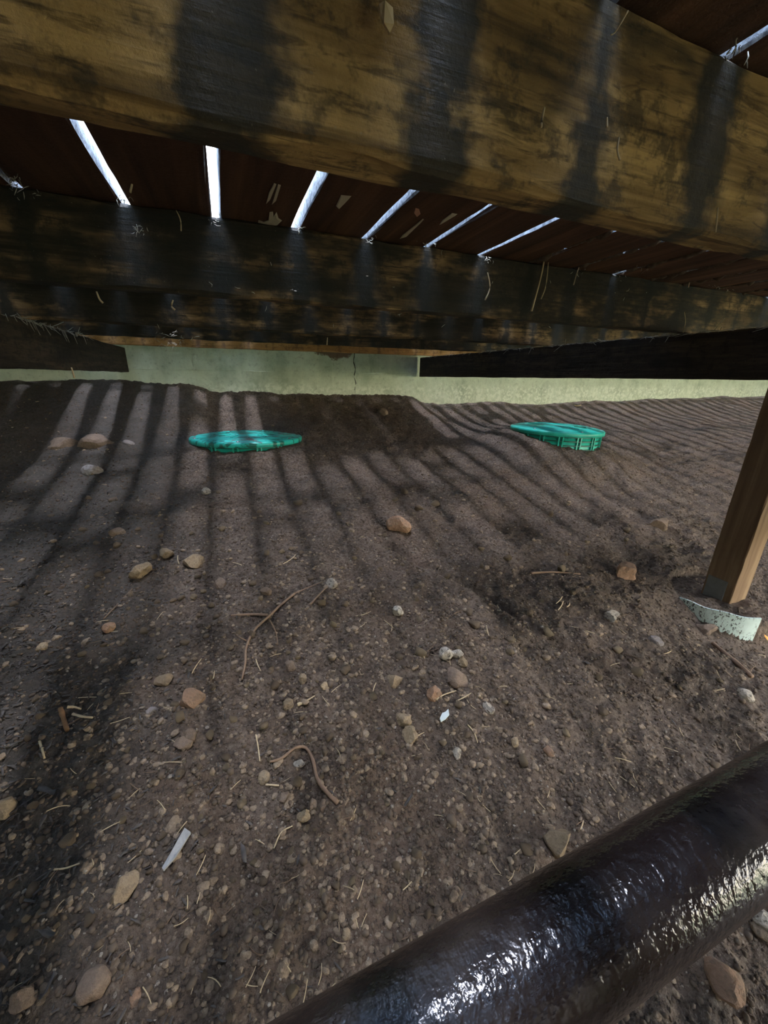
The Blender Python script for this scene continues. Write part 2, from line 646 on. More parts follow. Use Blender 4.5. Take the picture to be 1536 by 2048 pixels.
slab('concrete_course', -2.7, XC, YW + .005, YW + .25, ZC - .6, ZC + .034, 3)
slab('concrete_course', -2.7, XC, YW, YW + .25, ZC + .028, Zt, 4, .0015)
slab('concrete_course', XC - .02, 8.25, YW2, YW2 + .2, ZC - .7, Zt, 5)
pts = []
for k_ in range(15):
    z = .19 - k_ * .022
    pts.append((.935 + .006 * math.sin(k_ * 1.3) + .0045 * k_ ** .5, YW + .005 if z < .03 else YW, ZC + z))
tag(mesh_obj('crack', *tube(pts, [.0035 if k_ % 3 else .0022 for k_ in range(15)], 5), M['crack'], wall), 'dark crack')
wl = mesh_obj('wall_left', *box(-2.75, -2.65, -1.3, YW + .2, ZC - 1.5, Zt), M['concrete'])
tag(wl, 'plain side wall closing the space on the left', kind='structure')
wr = mesh_obj('wall_right', *box(8.2, 8.3, -1.3, YW2 + .2, ZC - 1.5, Zt), M['concrete'])
tag(wr, 'plain side wall closing the space on the right', kind='structure')

wf = empty('front_light_screen', (0, -1.4, ZC - 1.5))  # unseen screen added to keep daylight off the left side
tag(wf, 'unseen boards added behind the camera at the left to block daylight', kind='structure')
for k_ in range(28):
    lumber('screen_board', 'y', -1.42, -1.40, -2.64 + k_ * .145, -2.505 + k_ * .145, ZC - 1.4, Zt, M['post'], wf, .002, .02, .0, 60 + k_)
lw, lf_ = box(-12, 14, -30, -1.75, ZC - 1.45, ZC - .99)  # lawn out of view, added to bounce warm light under the deck
lawn = mesh_obj('bounce_lawn', lw, lf_, M['lawn'])
tag(lawn, 'unseen sunny lawn outside the deck, added for its bounce light', kind='structure')

# ------------------------------------------------------------------ deck above
ceil = empty('ceiling', (0, 0, Zt))
tag(ceil, 'underside of the deck, dark boards with light coming through the gaps', kind='structure')
boards = {}
kmin, kmax = -16, 51
for k_ in range(kmin, kmax):
    x0 = GAP0 + k_ * PITCH + GAP / 2
    jit = random.uniform(-.0015, .0015)
    boards[k_] = lumber('deck_board', 'y', -1.35, 3.055 if x0 + PITCH < XC else 3.125, x0 + jit, x0 + PITCH - GAP + jit, Zt, Zt + .036, M['deck'], ceil, .004, .05, .0009, 100 + k_)


def board_at(x):
    return boards[max(kmin, min(kmax - 1, math.floor((x - GAP0) / PITCH)))]


ZB = .163                                      # joist underside above the camera
JX0, JX1 = -2.64, 8.18


def joist(y, mat, label, seed, zb=ZB, r=.005):
    o = lumber('floor_joist', 'x', JX0, JX1, y, y + .038, ZC + zb, Zt - .0015, mat, None, r, .03, .0014, seed)
    return tag(o, label, 'joist', 'joists under the deck boards')


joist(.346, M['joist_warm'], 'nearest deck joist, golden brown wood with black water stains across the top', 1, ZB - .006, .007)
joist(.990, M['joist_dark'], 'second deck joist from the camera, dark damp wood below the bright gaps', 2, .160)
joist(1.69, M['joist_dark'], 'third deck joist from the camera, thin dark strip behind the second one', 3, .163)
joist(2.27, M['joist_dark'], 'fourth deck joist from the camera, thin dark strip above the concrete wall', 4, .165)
joist(-.30, M['joist_warm'], 'deck joist just behind the camera', 5)
joist(-.94, M['joist_warm'], 'deck joist farther behind the camera', 6)
joist(-1.35, M['joist_warm'], 'outer rim joist at the open edge of the deck', 8)
o = lumber('ledger_board', 'x', JX0, JX1, 3.018, 3.056, ZC + .170, Zt - .0015, M['ledger_wood'], None, .004, .04, .001, 7)
tag(o, 'light brown ledger board along the top of the concrete wall', 'board')

gl = lumber('girder_beam', 'y', -1.3, 3.05, -.610, -.572, ZC + .010, ZC + .1545, M['girder_wood'], None, .004, .05, .0012, 21)
tag(gl, 'black damp beam running away at the left under the joists', 'beam', 'beams below the joists')
gr = lumber('girder_beam', 'y', -1.3, 3.05, 1.503, 1.541, ZC + .008, ZC + .1545, M['girder_wood'], None, .004, .05, .0012, 22)
tag(gr, 'black damp beam at the right, resting on the wooden post', 'beam', 'beams below the joists')

# ------------------------------------------------------------------ post and footing form
post = empty('deck_post', (POST[0], POST[1], ZC - .76))
tag(post, 'square wooden post at the right edge carrying the beam', 'post')
hw = .0445
prof = []
for cx, cy, a in ((1, 1, 0), (-1, 1, 90), (-1, -1, 180), (1, -1, 270)):
    for q in (0, 45, 90):
        t = math.radians(a + q)
        prof.append((POST[0] + cx * (hw - .004) + .004 * math.cos(t), POST[1] + cy * (hw - .004) + .004 * math.sin(t)))
V, Fc = [], []
zs = np.linspace(ZC - .76, ZC + .0085, 22)
for i, z in enumerate(zs):
    for (x, y) in prof:
        V.append((x + random.gauss(0, .0007), y + random.gauss(0, .0007), z))
for i in range(len(zs) - 1):
    for j in range(12):
        a, b = i * 12 + j, i * 12 + (j + 1) % 12
        Fc.append((a, b, b + 12, a + 12))
Fc += [tuple(range(12))[::-1], tuple((len(zs) - 1) * 12 + j for j in range(12))]
mesh_obj('shaft', V, Fc, M['post'], post)
v, f = box(POST[0] - hw - .0035, POST[0] - hw - .0005, POST[1] - .022, POST[1] + .036, ZC - .74, ZC - .635)
tag(mesh_obj('base_strap', v, f, M['galv'], post), 'dull grey metal strap')

N = 40
V, Fc = [], []
for i in range(N + 1):
    u = i / N
    t = math.radians(150 + u * 92)
    top = -.692 - .002 * math.sin(u * 17) - .022 * (1 - u) ** 2
    bot = -.80
    fl = 0.004 * u
    for rr, z in ((TUBE_R + fl, top), (TUBE_R + fl * .3, bot), (TUBE_R - .005 + fl * .3, bot), (TUBE_R - .005 + fl, top)):
        V.append((POST[0] + rr * math.cos(t), POST[1] + rr * math.sin(t), ZC + z))
for i in range(N):
    for j in range(4):
        a, b = i * 4 + j, i * 4 + (j + 1) % 4
        Fc.append((a, b, b + 4, a + 4))
Fc += [(0, 1, 2, 3), (N * 4 + 3, N * 4 + 2, N * 4 + 1, N * 4)]
o = mesh_obj('footing_form', V, Fc, M['card'])
tag(o, 'curved pale card strip of a footing form, mud-spotted, at the foot of the post', 'form tube')

# ------------------------------------------------------------------ drain pipe
pd = np.array([.9974, -.014, .07])
pc = np.array([.033, .114, -.446 + ZC])
pipe = empty('drain_pipe', tuple(pc))
tag(pipe, 'glossy black plastic drain pipe crossing the lower right corner', 'pipe')
S = 64
V, Fc = [], []
R = .0445
ts = np.linspace(-1.3, 2.4, 90)
for t in ts:
    p = pc + pd * t
    for s in range(S):
        q = 2 * math.pi * s / S
        V.append((p[0], p[1] + R * math.cos(q), p[2] + R * math.sin(q)))
for i in range(len(ts) - 1):
    for s in range(S):
        a, b = i * S + s, i * S + (s + 1) % S
        Fc.append((a, a + S, b + S, b))
Fc += [tuple(range(S)), tuple((len(ts) - 1) * S + s for s in range(S))[::-1]]
mesh_obj('pipe_body', V, Fc, M['pipe'], pipe, True)
for t in (-.9, 1.45):                           # strap hangers up to the joist that carry the pipe
    p = pc + pd * t
    pts = [(p[0], p[1] + (R + .002) * math.cos(q), p[2] + (R + .002) * math.sin(q)) for q in np.linspace(math.radians(120), math.radians(420), 20)]
    pts = [(p[0], .330, ZC + .25), (p[0], .340, ZC + .18)][:0] + pts + [(p[0], .3445, ZC + .175), (p[0], .3445, ZC + .24)]
    V, Fc = [], []
    for (x, y, z) in pts:
        V += [(x - .01, y, z), (x + .01, y, z)]
    for i in range(len(pts) - 1):
        Fc.append((2 * i, 2 * i + 1, 2 * i + 3, 2 * i + 2))
    so = mesh_obj('hanger_strap', V, Fc, M['galv'], pipe)
    md = so.modifiers.new('thick', 'SOLIDIFY')
    md.thickness = .001


# ------------------------------------------------------------------ green tank lids


def lathe(prof, cx, cy, S=72):
    V, Fc = [], []
    for r, z in prof:
        for s in range(S):
            q = 2 * math.pi * s / S
            V.append((cx + r * math.cos(q), cy + r * math.sin(q), z))
    for i in range(len(prof) - 1):
        for s in range(S):
            a, b = i * S + s, i * S + (s + 1) % S
            Fc.append((a, b, b + S, a + S))
    return V, Fc


def tank_lid(idx, label, muddy, tilt):
    cx, cy, cz, R = LIDS[idx]
    e_ = empty('tank_lid', (cx, cy, ZC + cz - .16))
    tag(e_, label, 'tank lid', 'green tank lids in the dirt')
    z = ZC + cz
    mt = M['plastic_muddy'] if muddy else M['plastic']
    prof = [(.0005, z + .016), (.08, z + .0155), (.088, z + .0185), (.096, z + .0185), (.104, z + .0145), (.19, z + .011), (.198, z + .014), (.206, z + .014),
            (.214, z + .010), (R - .035, z + .006), (R - .03, z + .002), (R - .018, z + .002), (R - .006, z), (R, z - .006), (R, z - .026), (R - .005, z - .028), (R - .008, z - .022)]
    V, Fc = lathe(prof[::-1], cx, cy)
    cov = mesh_obj('cover', V, Fc, mt, e_, True)
    for q in range(6):
        t = 2 * math.pi * (q + .3) / 6
        px, py = cx + (R - .024) * math.cos(t), cy + (R - .024) * math.sin(t)
        V, Fc = lathe([(.0005, z + .007), (.006, z + .0065), (.008, z + .002), (.008, z - .002)][::-1], px, py, 10)
        mesh_obj('screw', V, Fc, M['steel'], cov, True)
    for q in range(12):                          # raised radial ribs on the cover
        t = 2 * math.pi * q / 12
        c_, s_ = math.cos(t), math.sin(t)
        V = []
        for r_, h_ in ((.110, .0135), (.185, .0105)):
            for w_ in (-.004, .004):
                for dz in (-.004, .004):
                    V.append((cx + r_ * c_ - w_ * s_, cy + r_ * s_ + w_ * c_, z + h_ + dz))
        mesh_obj('raised_rib', V, [(0, 1, 3, 2), (4, 6, 7, 5), (0, 4, 5, 1), (2, 3, 7, 6), (1, 5, 7, 3), (0, 2, 6, 4)], mt, cov)
    rr = R - .022
    V, Fc = lathe([(rr - .012, z - .20), (rr, z - .20), (rr, z - .022), (rr - .012, z - .022)], cx, cy)
    rs = mesh_obj('riser_ring', V, Fc, M['plastic'], e_, True)
    for dz in (-.030, -.055, -.080, -.105):
        V, Fc = lathe([(rr - .001, z + dz - .0035), (rr + .009, z + dz - .003), (rr + .009, z + dz + .003), (rr - .001, z + dz + .0035)], cx, cy)
        mesh_obj('hoop', V, Fc, M['plastic_dark'], rs)
    for q in range(16):
        t = 2 * math.pi * (q + .35) / 16
        c_, s_ = math.cos(t), math.sin(t)
        for off in (-.011, .011):
            V = []
            for r_ in (rr - .001, rr + .011):
                for w_ in (off - .0035, off + .0035):
                    for zz in (z - .12, z - .029):
                        V.append((cx + r_ * c_ - w_ * s_, cy + r_ * s_ + w_ * c_, zz))
            mesh_obj('upright_rib', V, [(0, 1, 3, 2), (4, 6, 7, 5), (0, 4, 5, 1), (2, 3, 7, 6), (1, 5, 7, 3), (0, 2, 6, 4)], M['plastic'], rs)
    e_.rotation_euler = tilt
    return e_


tank_lid(0, 'green plastic tank lid lying almost flush with the dirt, muddy top, at left', True, (math.radians(-1.5), math.radians(1.0), 0))
tank_lid(1, 'green plastic tank lid standing proud on its ribbed riser, at right', False, (0, math.radians(1.5), 0))

# ------------------------------------------------------------------ stones


def ico(sub):
    import bmesh
    bm = bmesh.new()
    bmesh.ops.create_icosphere(bm, subdivisions=sub, radius=1.0)
    V = np.array([v.co[:] for v in bm.verts])
    Fc = [tuple(v.index for v in f.verts) for f in bm.faces]
    bm.free()
    return V, Fc


ICO = {s: ico(s) for s in (1, 2, 3)}


def rock_shape(seed, sub=3, ang=.5, lump=.14):
    rg = np.random.default_rng(seed)
    V = ICO[sub][0].copy()
    for _ in range(int(5 + 8 * ang)):             # broken faces
        d = rg.normal(size=3)
        d /= np.linalg.norm(d)
        c = rg.uniform(1 - .52 * ang, .97)
        s = V @ d
        V = V - np.outer(np.maximum(s - c, 0) * .92, d)
    for f_, a_ in ((1.7, lump), (3.7, lump * .45)):
        ph = rg.uniform(0, 6.28, (3, 3))
        fr = rg.normal(0, f_, (3, 3))
        for q in range(3):
            V = V * (1 + a_ * .6 * np.sin(V @ fr[q] + ph[q, 0]))[:, None]
    return V


def rock(px, py, w, h, matname, label, seed, ang=.5, sink=.35, cat='stone', rot=None, lump=.14):
    p = at(px, py + h * .25)
    s = mpp(p)
    rx, rz = w * s / 2 * 1.08, h * s / 2 * 1.15
    V = rock_shape(seed, 3, ang, lump)
    rg = np.random.default_rng(seed)
    ry = (rx + rz) / 2
    V = V * np.array([rx, ry, min(rz, rx * .85)])
    a_ = rg.uniform(-.5, .5) if rot is None else rot
    c_, s_ = math.cos(a_ - TH), math.sin(a_ - TH)
    V = V @ np.array([[c_, s_, 0], [-s_, c_, 0], [0, 0, 1]])
    zr = min(rz, rx * .85)
    g_ = float(land(p[0], p[1]))
    o = mesh_obj('stone', V, ICO[3][1], M[matname], None, True)
    o.data.set_sharp_from_angle(angle=math.radians(16))
    o.location = (p[0], p[1], ZC + g_ + zr * (1 - 2 * sink))
    tag(o, label, cat, 'larger stones on the dirt')
    return o


ROCKS = [
    (797, 1046, 44, 34, 'stone_rust', 'orange-brown angular stone on the lit streaks below the left lid', .7),
    (1248, 1140, 44, 34, 'stone_rust', 'reddish brown angular stone left of the post foot', .7),
    (383, 1390, 50, 42, 'stone_rust', 'largest rounded rust-brown stone left of centre', .35),
    (280, 1138, 46, 36, 'stone_tan', 'olive tan stone, left one of the stones above the long root', .6),
    (390, 1122, 38, 30, 'stone_tan', 'knobbly tan stone right of the olive one', .6),
    (332, 1104, 25, 24, 'stone_tan', 'small round tan stone just above the olive one', .3),
    (442, 1158, 25, 40, 'stone_brown', 'upright greyish block-shaped stone above the forked root', .8),
    (217, 1251, 25, 24, 'stone_rust', 'small orange stone at the end of a dark twig on the left', .5),
    (232, 1062, 26, 24, 'stone_brown', 'rounded brown stone high on the left in the streaks', .4),
    (330, 1358, 34, 30, 'stone_tan', 'tan stone up and left of the largest rust-brown stone', .6),
    (302, 1416, 20, 28, 'stone_grey', 'pale grey chipped stone left of the largest rust-brown stone', .7),
    (378, 1467, 30, 20, 'stone_brown', 'flat brown stone leaning on another below the largest rust-brown stone', .6),
    (366, 1484, 30, 24, 'stone_brown', 'brown stone under a leaning flat one', .5),
    (535, 1181, 26, 18, 'stone_brown', 'flat brown stone between the block-shaped stone and the yellow one', .5),
    (663, 1164, 24, 24, 'stone_pale', 'yellowish pale stone at the tip of a thin root', .5),
    (575, 1405, 22, 22, 'stone_tan', 'small olive stone beside the straw sliver', .3),
    (606, 1355, 20, 20, 'stone_tan', 'tan square-cut stone near the middle of the picture', .6),
    (650, 1370, 19, 17, 'stone_tan', 'small tan stone right of the square-cut one', .5),
    (580, 1330, 22, 17, 'stone_brown', 'brown stone above the square-cut tan one', .4),
    (797, 1218, 26, 22, 'stone_pale', 'pale tan stone alone on smooth dirt at the centre', .6),
    (790, 1357, 34, 32, 'stone_tan', 'tan stone with a sharp ridge left of the brown wedge', .7),
    (868, 1380, 42, 38, 'stone_rust', 'brown wedge-shaped stone above the white shard', .9),
    (977, 1411, 24, 28, 'stone_pale', 'pale upright stone right of the white shard', .7),
    (823, 1466, 30, 28, 'stone_tan', 'round tan stone, lower of a pair below the wedge', .4),
    (808, 1437, 26, 22, 'stone_tan', 'tan stone, upper of a pair below the wedge', .5),
    (912, 1500, 18, 26, 'stone_pale', 'narrow pale chip standing below the white shard', .7),
    (1223, 1229, 28, 19, 'stone_pale', 'pale grey speckled stone left of the card strip', .6),
    (1318, 1041, 42, 32, 'stone_brown', 'half-buried brown stone left of the post', .5),
    (187, 941, 38, 20, 'stone_grey', 'flat pale grey stone in the shade on the far left', .4),
    (130, 878, 66, 32, 'stone_brown', 'low buried brown boulder, left one of two at the far left', .2),
    (192, 874, 60, 34, 'stone_brown', 'low buried brown boulder, right one of two at the far left', .2),
    (255, 880, 26, 16, 'stone_grey', 'small grey stone between the buried boulders and the left lid', .5),
    (413, 983, 18, 14, 'stone_pale', 'small pale stone below the left lid', .4),
    (250, 1762, 42, 56, 'stone_tan', 'dull tan slab below the flat grey stick', .6),
    (525, 1551, 24, 24, 'stone_tan', 'yellowish tan stone left of the curved root', .6),
    (568, 1590, 22, 26, 'stone_brown', 'brown blocky stone below the curved root end', .6),
    (626, 1604, 18, 25, 'stone_brown', 'oval stone, left one against the curved root', .3),
    (645, 1606, 15, 22, 'stone_brown', 'oval stone, right one against the curved root', .3),
    (607, 1630, 28, 26, 'stone_tan', 'tan stone below the two oval ones', .7),
    (596, 1527, 22, 11, 'stone_pale', 'flat yellowish pebble inside the bend of the curved root', .3),
    (1113, 1676, 60, 46, 'stone_tan', 'pointed tan rock just above the black pipe', .9),
    (1445, 1943, 66, 72, 'stone_rust', 'large brown rock below the black pipe at the lower right', .6),
    (1526, 1832, 46, 50, 'stone_pale', 'pale rock cut by the right edge below the pipe', .6),
    (1492, 1385, 34, 22, 'stone_pale', 'pale crumbly stone below the brown stick', .5),
    (693, 1864, 18, 20, 'stone_tan', 'yellow pebble left of the pipe near the bottom', .3),
    (190, 1958, 56, 48, 'stone_brown', 'dark smooth lump near the bottom left corner', .3),
    (50, 1990, 40, 32, 'stone_brown', 'brownish stone in the bottom left corner', .4),
    (270, 1992, 20, 26, 'stone_rust', 'small rust-coloured pebble near the bottom left', .3),
    (15, 1610, 40, 40, 'stone_tan', 'pale tan stone at the left edge in the leaf mould', .6),
    (85, 1291, 22, 20, 'stone_tan', 'round tan pebble near the left edge', .3),
    (765, 822, 24, 16, 'stone_brown', 'stone lying at the top of the dirt bank by the concrete', .5),
    (1095, 1495, 20, 30, 'stone_rust', 'slim orange-brown stone right of centre above the pipe', .7),
    (1030, 1475, 16, 34, 'stone_tan', 'long thin tan stone right of the pale upright one', .6),
    (1410, 1255, 34, 20, 'stone_brown', 'lumpy brown stone below the card strip', .5),
    (1310, 1275, 30, 24, 'stone_grey', 'crumbly grey clod left of the brown stick', .6),
    (925, 1322, 18, 18, 'stone_tan', 'small tan stone just right below the white stone', .5),
    (912, 1345, 42, 50, 'stone_brown', 'dull brown clod between the white stone and the wedge', .4),
]
for i, (px, py, w, h, mt, lb, ang) in enumerate(ROCKS):
    rock(px, py, w, h, mt, lb, 50 + i, min(1.2, ang + .3), .72 if 'boulder' in lb else .5 if 'buried' in lb or 'clod' in lb else .36)
# the white speckled stone: two fused lumps in one mesh
p = at(900, 1312)
s = mpp(p)
A = rock_shape(301, 3, .6) * np.array([15, 14, 13]) * s
Bv = rock_shape(302, 3, .6) * np.array([15, 10, 9]) * s
c_, s_ = math.cos(-TH), math.sin(-TH)
Rm = np.array([[c_, s_, 0], [-s_, c_, 0], [0, 0, 1]])
A = A @ Rm + np.array([-10 * s * c_, -10 * s * s_, .004])
Bv = Bv @ Rm + np.array([12 * s * c_, 12 * s * s_, .004])
V = np.concatenate([A, Bv])
Fc = ICO[3][1] + [tuple(i + len(A) for i in f) for f in ICO[3][1]]
o = mesh_obj('stone', V, Fc, M['stone_pale'], None, True)
md = o.modifiers.new('fuse', 'REMESH')
md.mode = 'VOXEL'
md.voxel_size = .0025
md.use_smooth_shade = True
o.location = (p[0], p[1], ZC + p[2] + .004)
tag(o, 'white speckled stone of two fused lumps right of centre', 'stone', 'larger stones on the dirt')

# loose pebbles: the largest 300 one by one
peb = []
for q in range(10):
    V = rock_shape(400 + q, 2, .95, .18) * np.array([1, rng.uniform(.75, 1.0), rng.uniform(.6, .85)])
    me = bpy.data.meshes.new('pebble')
    me.from_pydata(V.tolist(), [], ICO[2][1])
    me.polygons.foreach_set('use_smooth', [True] * len(me.polygons))
    me.materials.append(M['pebble'] if q % 3 else M['stone_tan'])
    peb.append(me)
taken = [(px, py, max(w, h)) for px, py, w, h, *_ in ROCKS]
cnt = 0
tries = 0


def on_pipe(px, py):
    return py > 2040 - (px - 560) * .572 - 6


while cnt < 290 and tries < 9000:
    tries += 1
    px, py = random.uniform(5, 1530), 985 + 1060 * random.random() ** 1.15
    dens = math.exp(-((px - 560) / 480) ** 2) * (1.0 if 1080 < py < 1900 else .45) + .12
    if random.random() > dens:
        continue
    w = min(30, random.lognormvariate(math.log(15), .28)) * (.75 + .25 * min(1, (py - 900) / 400))
    if any((px - a_) ** 2 + (py - b_) ** 2 < (w * .55 + c_ * .55) ** 2 for a_, b_, c_ in taken) or on_pipe(px, py):
        continue
    if 1330 < px and 1100 < py < 1300:
        continue
    p = at(px, py)
    taken.append((px, py, w))
    r_ = w * mpp(p) / 2
    o = bpy.data.objects.new('pebble', peb[cnt % 10])
    COL.objects.link(o)
    o.scale = (r_, r_, r_)
    o.rotation_euler = (random.uniform(-.3, .3), random.uniform(-.3, .3), random.uniform(0, 6.28))
    o.location = (p[0], p[1], ZC + float(land(p[0], p[1])) + r_ * .25)
    tag(o, 'small rounded brown pebble half sunk in the loose dirt', 'pebble', 'small pebbles strewn over the dirt')
    cnt += 1

# ------------------------------------------------------------------ gravel and crumbs too small to pick apart


def scatter(name, label, cat, n_, size, shapes, matname, region, flat=1.0, dens=None, up=.2):
    allV, allF = [], []
    o_ = 0
    x0, x1, y0, y1 = region
    k_ = 0
    while k_ < n_:
        m_ = 4000
        X = rng.uniform(x0, x1, m_)
        Y = rng.uniform(y0, y1, m_)
        d = np.sqrt(X ** 2 + Y ** 2 + .6)
        keep = rng.random(m_) < np.minimum(1, .85 / d) ** 1.6
        if dens is not None:
            keep &= rng.random(m_) < dens(X, Y)
        keep &= np.hypot(X - LIDS[0][0], Y - LIDS[0][1]) > LIDS[0][3] + .004
        keep &= np.hypot(X - LIDS[1][0], Y - LIDS[1][1]) > LIDS[1][3]
        keep &= np.hypot(X - POST[0], Y - POST[1]) > .075
        X, Y = X[keep], Y[keep]
        Z = land(X, Y) + ZC
        X, Y, Z = X[:n_ - k_], Y[:n_ - k_], Z[:n_ - k_]
        k_ += len(X)
        S_ = size * rng.lognormal(0, .35, len(X))
        T_ = rng.uniform(0, 6.28, len(X))
        Q_ = np.stack([S_, S_ * rng.uniform(.6, 1, len(X)), S_ * flat * rng.uniform(.5, 1, len(X))], 1)
        pick = rng.integers(0, len(shapes), len(X))
        for q_, (V, Fc) in enumerate(shapes):
            w_ = np.nonzero(pick == q_)[0]
            if not len(w_):
                continue
            sc = V[None] * Q_[w_][:, None, :]
            c_, n2 = np.cos(T_[w_])[:, None], np.sin(T_[w_])[:, None]
            R_ = np.stack([sc[..., 0] * c_ - sc[..., 1] * n2 + X[w_][:, None], sc[..., 0] * n2 + sc[..., 1] * c_ + Y[w_][:, None], sc[..., 2] + (Z[w_] + S_[w_] * up * flat)[:, None]], -1)
            Fb = np.array(Fc)
            allV.append(R_.reshape(-1, 3))
            allF.append((Fb[None] + (np.arange(len(w_)) * len(V))[:, None, None] + o_).reshape(-1, Fb.shape[1]))
            o_ += len(w_) * len(V)
    V = np.concatenate(allV)
    Fa = np.concatenate(allF)
    me = bpy.data.meshes.new(name)
    nl = Fa.shape[1]
    me.vertices.add(len(V))
    me.vertices.foreach_set('co', V.ravel())
    me.loops.add(Fa.size)
    me.loops.foreach_set('vertex_index', Fa.ravel().astype(np.int32))
    me.polygons.add(len(Fa))
    me.polygons.foreach_set('loop_start', np.arange(0, Fa.size, nl, dtype=np.int32))
    me.polygons.foreach_set('loop_total', np.full(len(Fa), nl, dtype=np.int32))
    me.polygons.foreach_set('use_smooth', np.ones(len(Fa), bool))
    me.materials.append(M[matname])
    me.update(calc_edges=True)
    o = bpy.data.objects.new(name, me)
    COL.objects.link(o)
    return tag(o, label, cat, None, 'stuff')


g2 = [(rock_shape(500 + q, 2, .9, .18), ICO[2][1]) for q in range(6)]
g1s = [(rock_shape(520 + q, 1, .3), ICO[1][1]) for q in range(6)]
dn = lambda X, Y: .18 + .82 * np.exp(-((X - .15) / .55) ** 2 - ((Y - .75) / .65) ** 2)
scatter('gravel', 'fine brown gravel mixed into the dirt', 'gravel', 5000, .0050, g2, 'pebble', (-1.6, 2.6, .05, 2.9), .85, dn, -.05)
scatter('soil_crumbs', 'tiny dark crumbs of soil all over the ground', 'soil', 52000, .0032, g1s, 'crumb', (-1.8, 3.0, .05, 3.0), .9)

scatter('sparkle_grit', 'tiny pale grains of grit giving wet sparkle as colour on the dirt', 'grit', 9000, .0019, g1s, 'stone_pale', (-1.2, 2.6, .1, 2.6), .9)  # pale grains stand in for specular sparkle on wet dirt

# ------------------------------------------------------------------ needles, straws, twigs, roots


def ground_line(pix, lift):
    out = []
    for (px, py) in pix:
        p = at(px, py)
        out.append((p[0], p[1], ZC + float(land(p[0], p[1])) + lift))
    return out


def smooth_line(pts, n_):
    pts = np.array(pts, float)
    t = np.arange(len(pts))
    tt = np.linspace(0, len(pts) - 1, n_)
    out = []
    for q in tt:
        i = min(int(q), len(pts) - 2)
        u = q - i
        p0, p1, p2, p3 = pts[max(i - 1, 0)], pts[i], pts[i + 1], pts[min(i + 2, len(pts) - 1)]
        out.append(.5 * ((2 * p1) + (-p0 + p2) * u + (2 * p0 - 5 * p1 + 4 * p2 - p3) * u * u + (-p0 + 3 * p1 - 3 * p2 + p3) * u ** 3))
    return out


def strand(L, r, bend, n_=5, sides=4):
    pts = [(L * (i / (n_ - 1) - .5), bend * L * math.sin(math.pi * i / (n_ - 1)), .0) for i in range(n_)]
    return tube(pts, [r * (1 - .5 * abs(i / (n_ - 1) - .3)) for i in range(n_)], sides)


ned = []
for q in range(8):
    v, f = strand(1.0, .030, rng.uniform(-.18, .18))
    me = bpy.data.meshes.new('pine_needle')
    me.from_pydata(v, [], f)
    me.materials.append(M['straw'] if q % 3 else M['straw_dark'])
    ned.append(me)
for k_ in range(210):
    while True:
        px, py = random.uniform(10, 1526), 1120 + 920 * random.random()
        if not on_pipe(px, py - 12) and not (1330 < px and py < 1300):
            break
    p = at(px, py)
    L = random.uniform(16, 38) * mpp(p)
    o = bpy.data.objects.new('pine_needle', ned[k_ % 8])
    COL.objects.link(o)
    o.scale = (L, L, L * random.uniform(.7, 1.2))
    o.location = (p[0], p[1], ZC + float(land(p[0], p[1])) + .0035)
    o.rotation_euler = (random.uniform(-.2, .2), random.uniform(-.18, .18), random.uniform(0, 6.28))
    tag(o, 'thin straw-coloured pine needle lying loose on the dirt', 'pine needle', 'pine needles on the dirt')

sl = []
for q in range(6):
    v, f = strand(1.0, .045, rng.uniform(-.2, .2), 3, 3)
    sl.append((np.array(v), [t for t in f if len(t) == 4]))
scatter('needle_litter', 'fine broken needles scattered through the dirt', 'needles', 2600, .011, sl, 'straw_dark', (-1.5, 2.6, .05, 2.9), 1.0, None, .25)
lf = []
for q in range(6):                               # curled leaf fragments
    rg = np.random.default_rng(700 + q)
    V = []
    for i in range(4):
        x = i / 3 - .5
        for y in (-.17 * (1 - abs(x)), .17 * (1 - abs(x))):
            V.append((x, y, rg.uniform(-.1, .35) + .3 * y * y + rg.uniform(-.5, .5) * x))
    V = np.array(V)
    V = np.concatenate([V, V - np.array([0, 0, .04])])
    Fc = []
    for i in range(3):
        a = 2 * i
        Fc += [(a, a + 2, a + 3, a + 1), (a + 8, a + 9, a + 11, a + 10)]
        Fc += [(a, a + 8, a + 10, a + 2), (a + 1, a + 3, a + 11, a + 9)]
    lf.append((V, Fc))
dl = lambda X, Y: np.clip(1.1 * np.exp(-((X + .62) / .30) ** 2) + .02 * (X < 1.4), 0, 1)
scatter('leaf_litter', 'dark rotted leaf scraps heaped along the left side', 'leaf litter', 6000, .010, lf, 'leaf', (-1.5, 1.6, .15, 1.9), .9, dl, .25)


def twig(name, pix, r0, r1, matname, label, cat, lift=.004, n_=14, sides=6, branches=()):
    pts = smooth_line(ground_line(pix, lift), n_)
    rad = np.linspace(r0, r1, n_) * rng.uniform(.85, 1.15, n_)
    if branches:
        e_ = empty(name, tuple(pts[0]))
        mesh_obj('main_stem', *tube(pts, rad, sides), M[matname], e_, True)
        for bp, br in branches:
            q = smooth_line(ground_line(bp, lift), 8)
            mesh_obj('side_root', *tube(q, np.linspace(br, br * .45, 8), 5), M[matname], e_, True)
        return tag(e_, label, cat)
    v, f = tube(pts, rad, sides)
    o = mesh_obj(name, v, f, M[matname], None, True)
    return tag(o, label, cat)


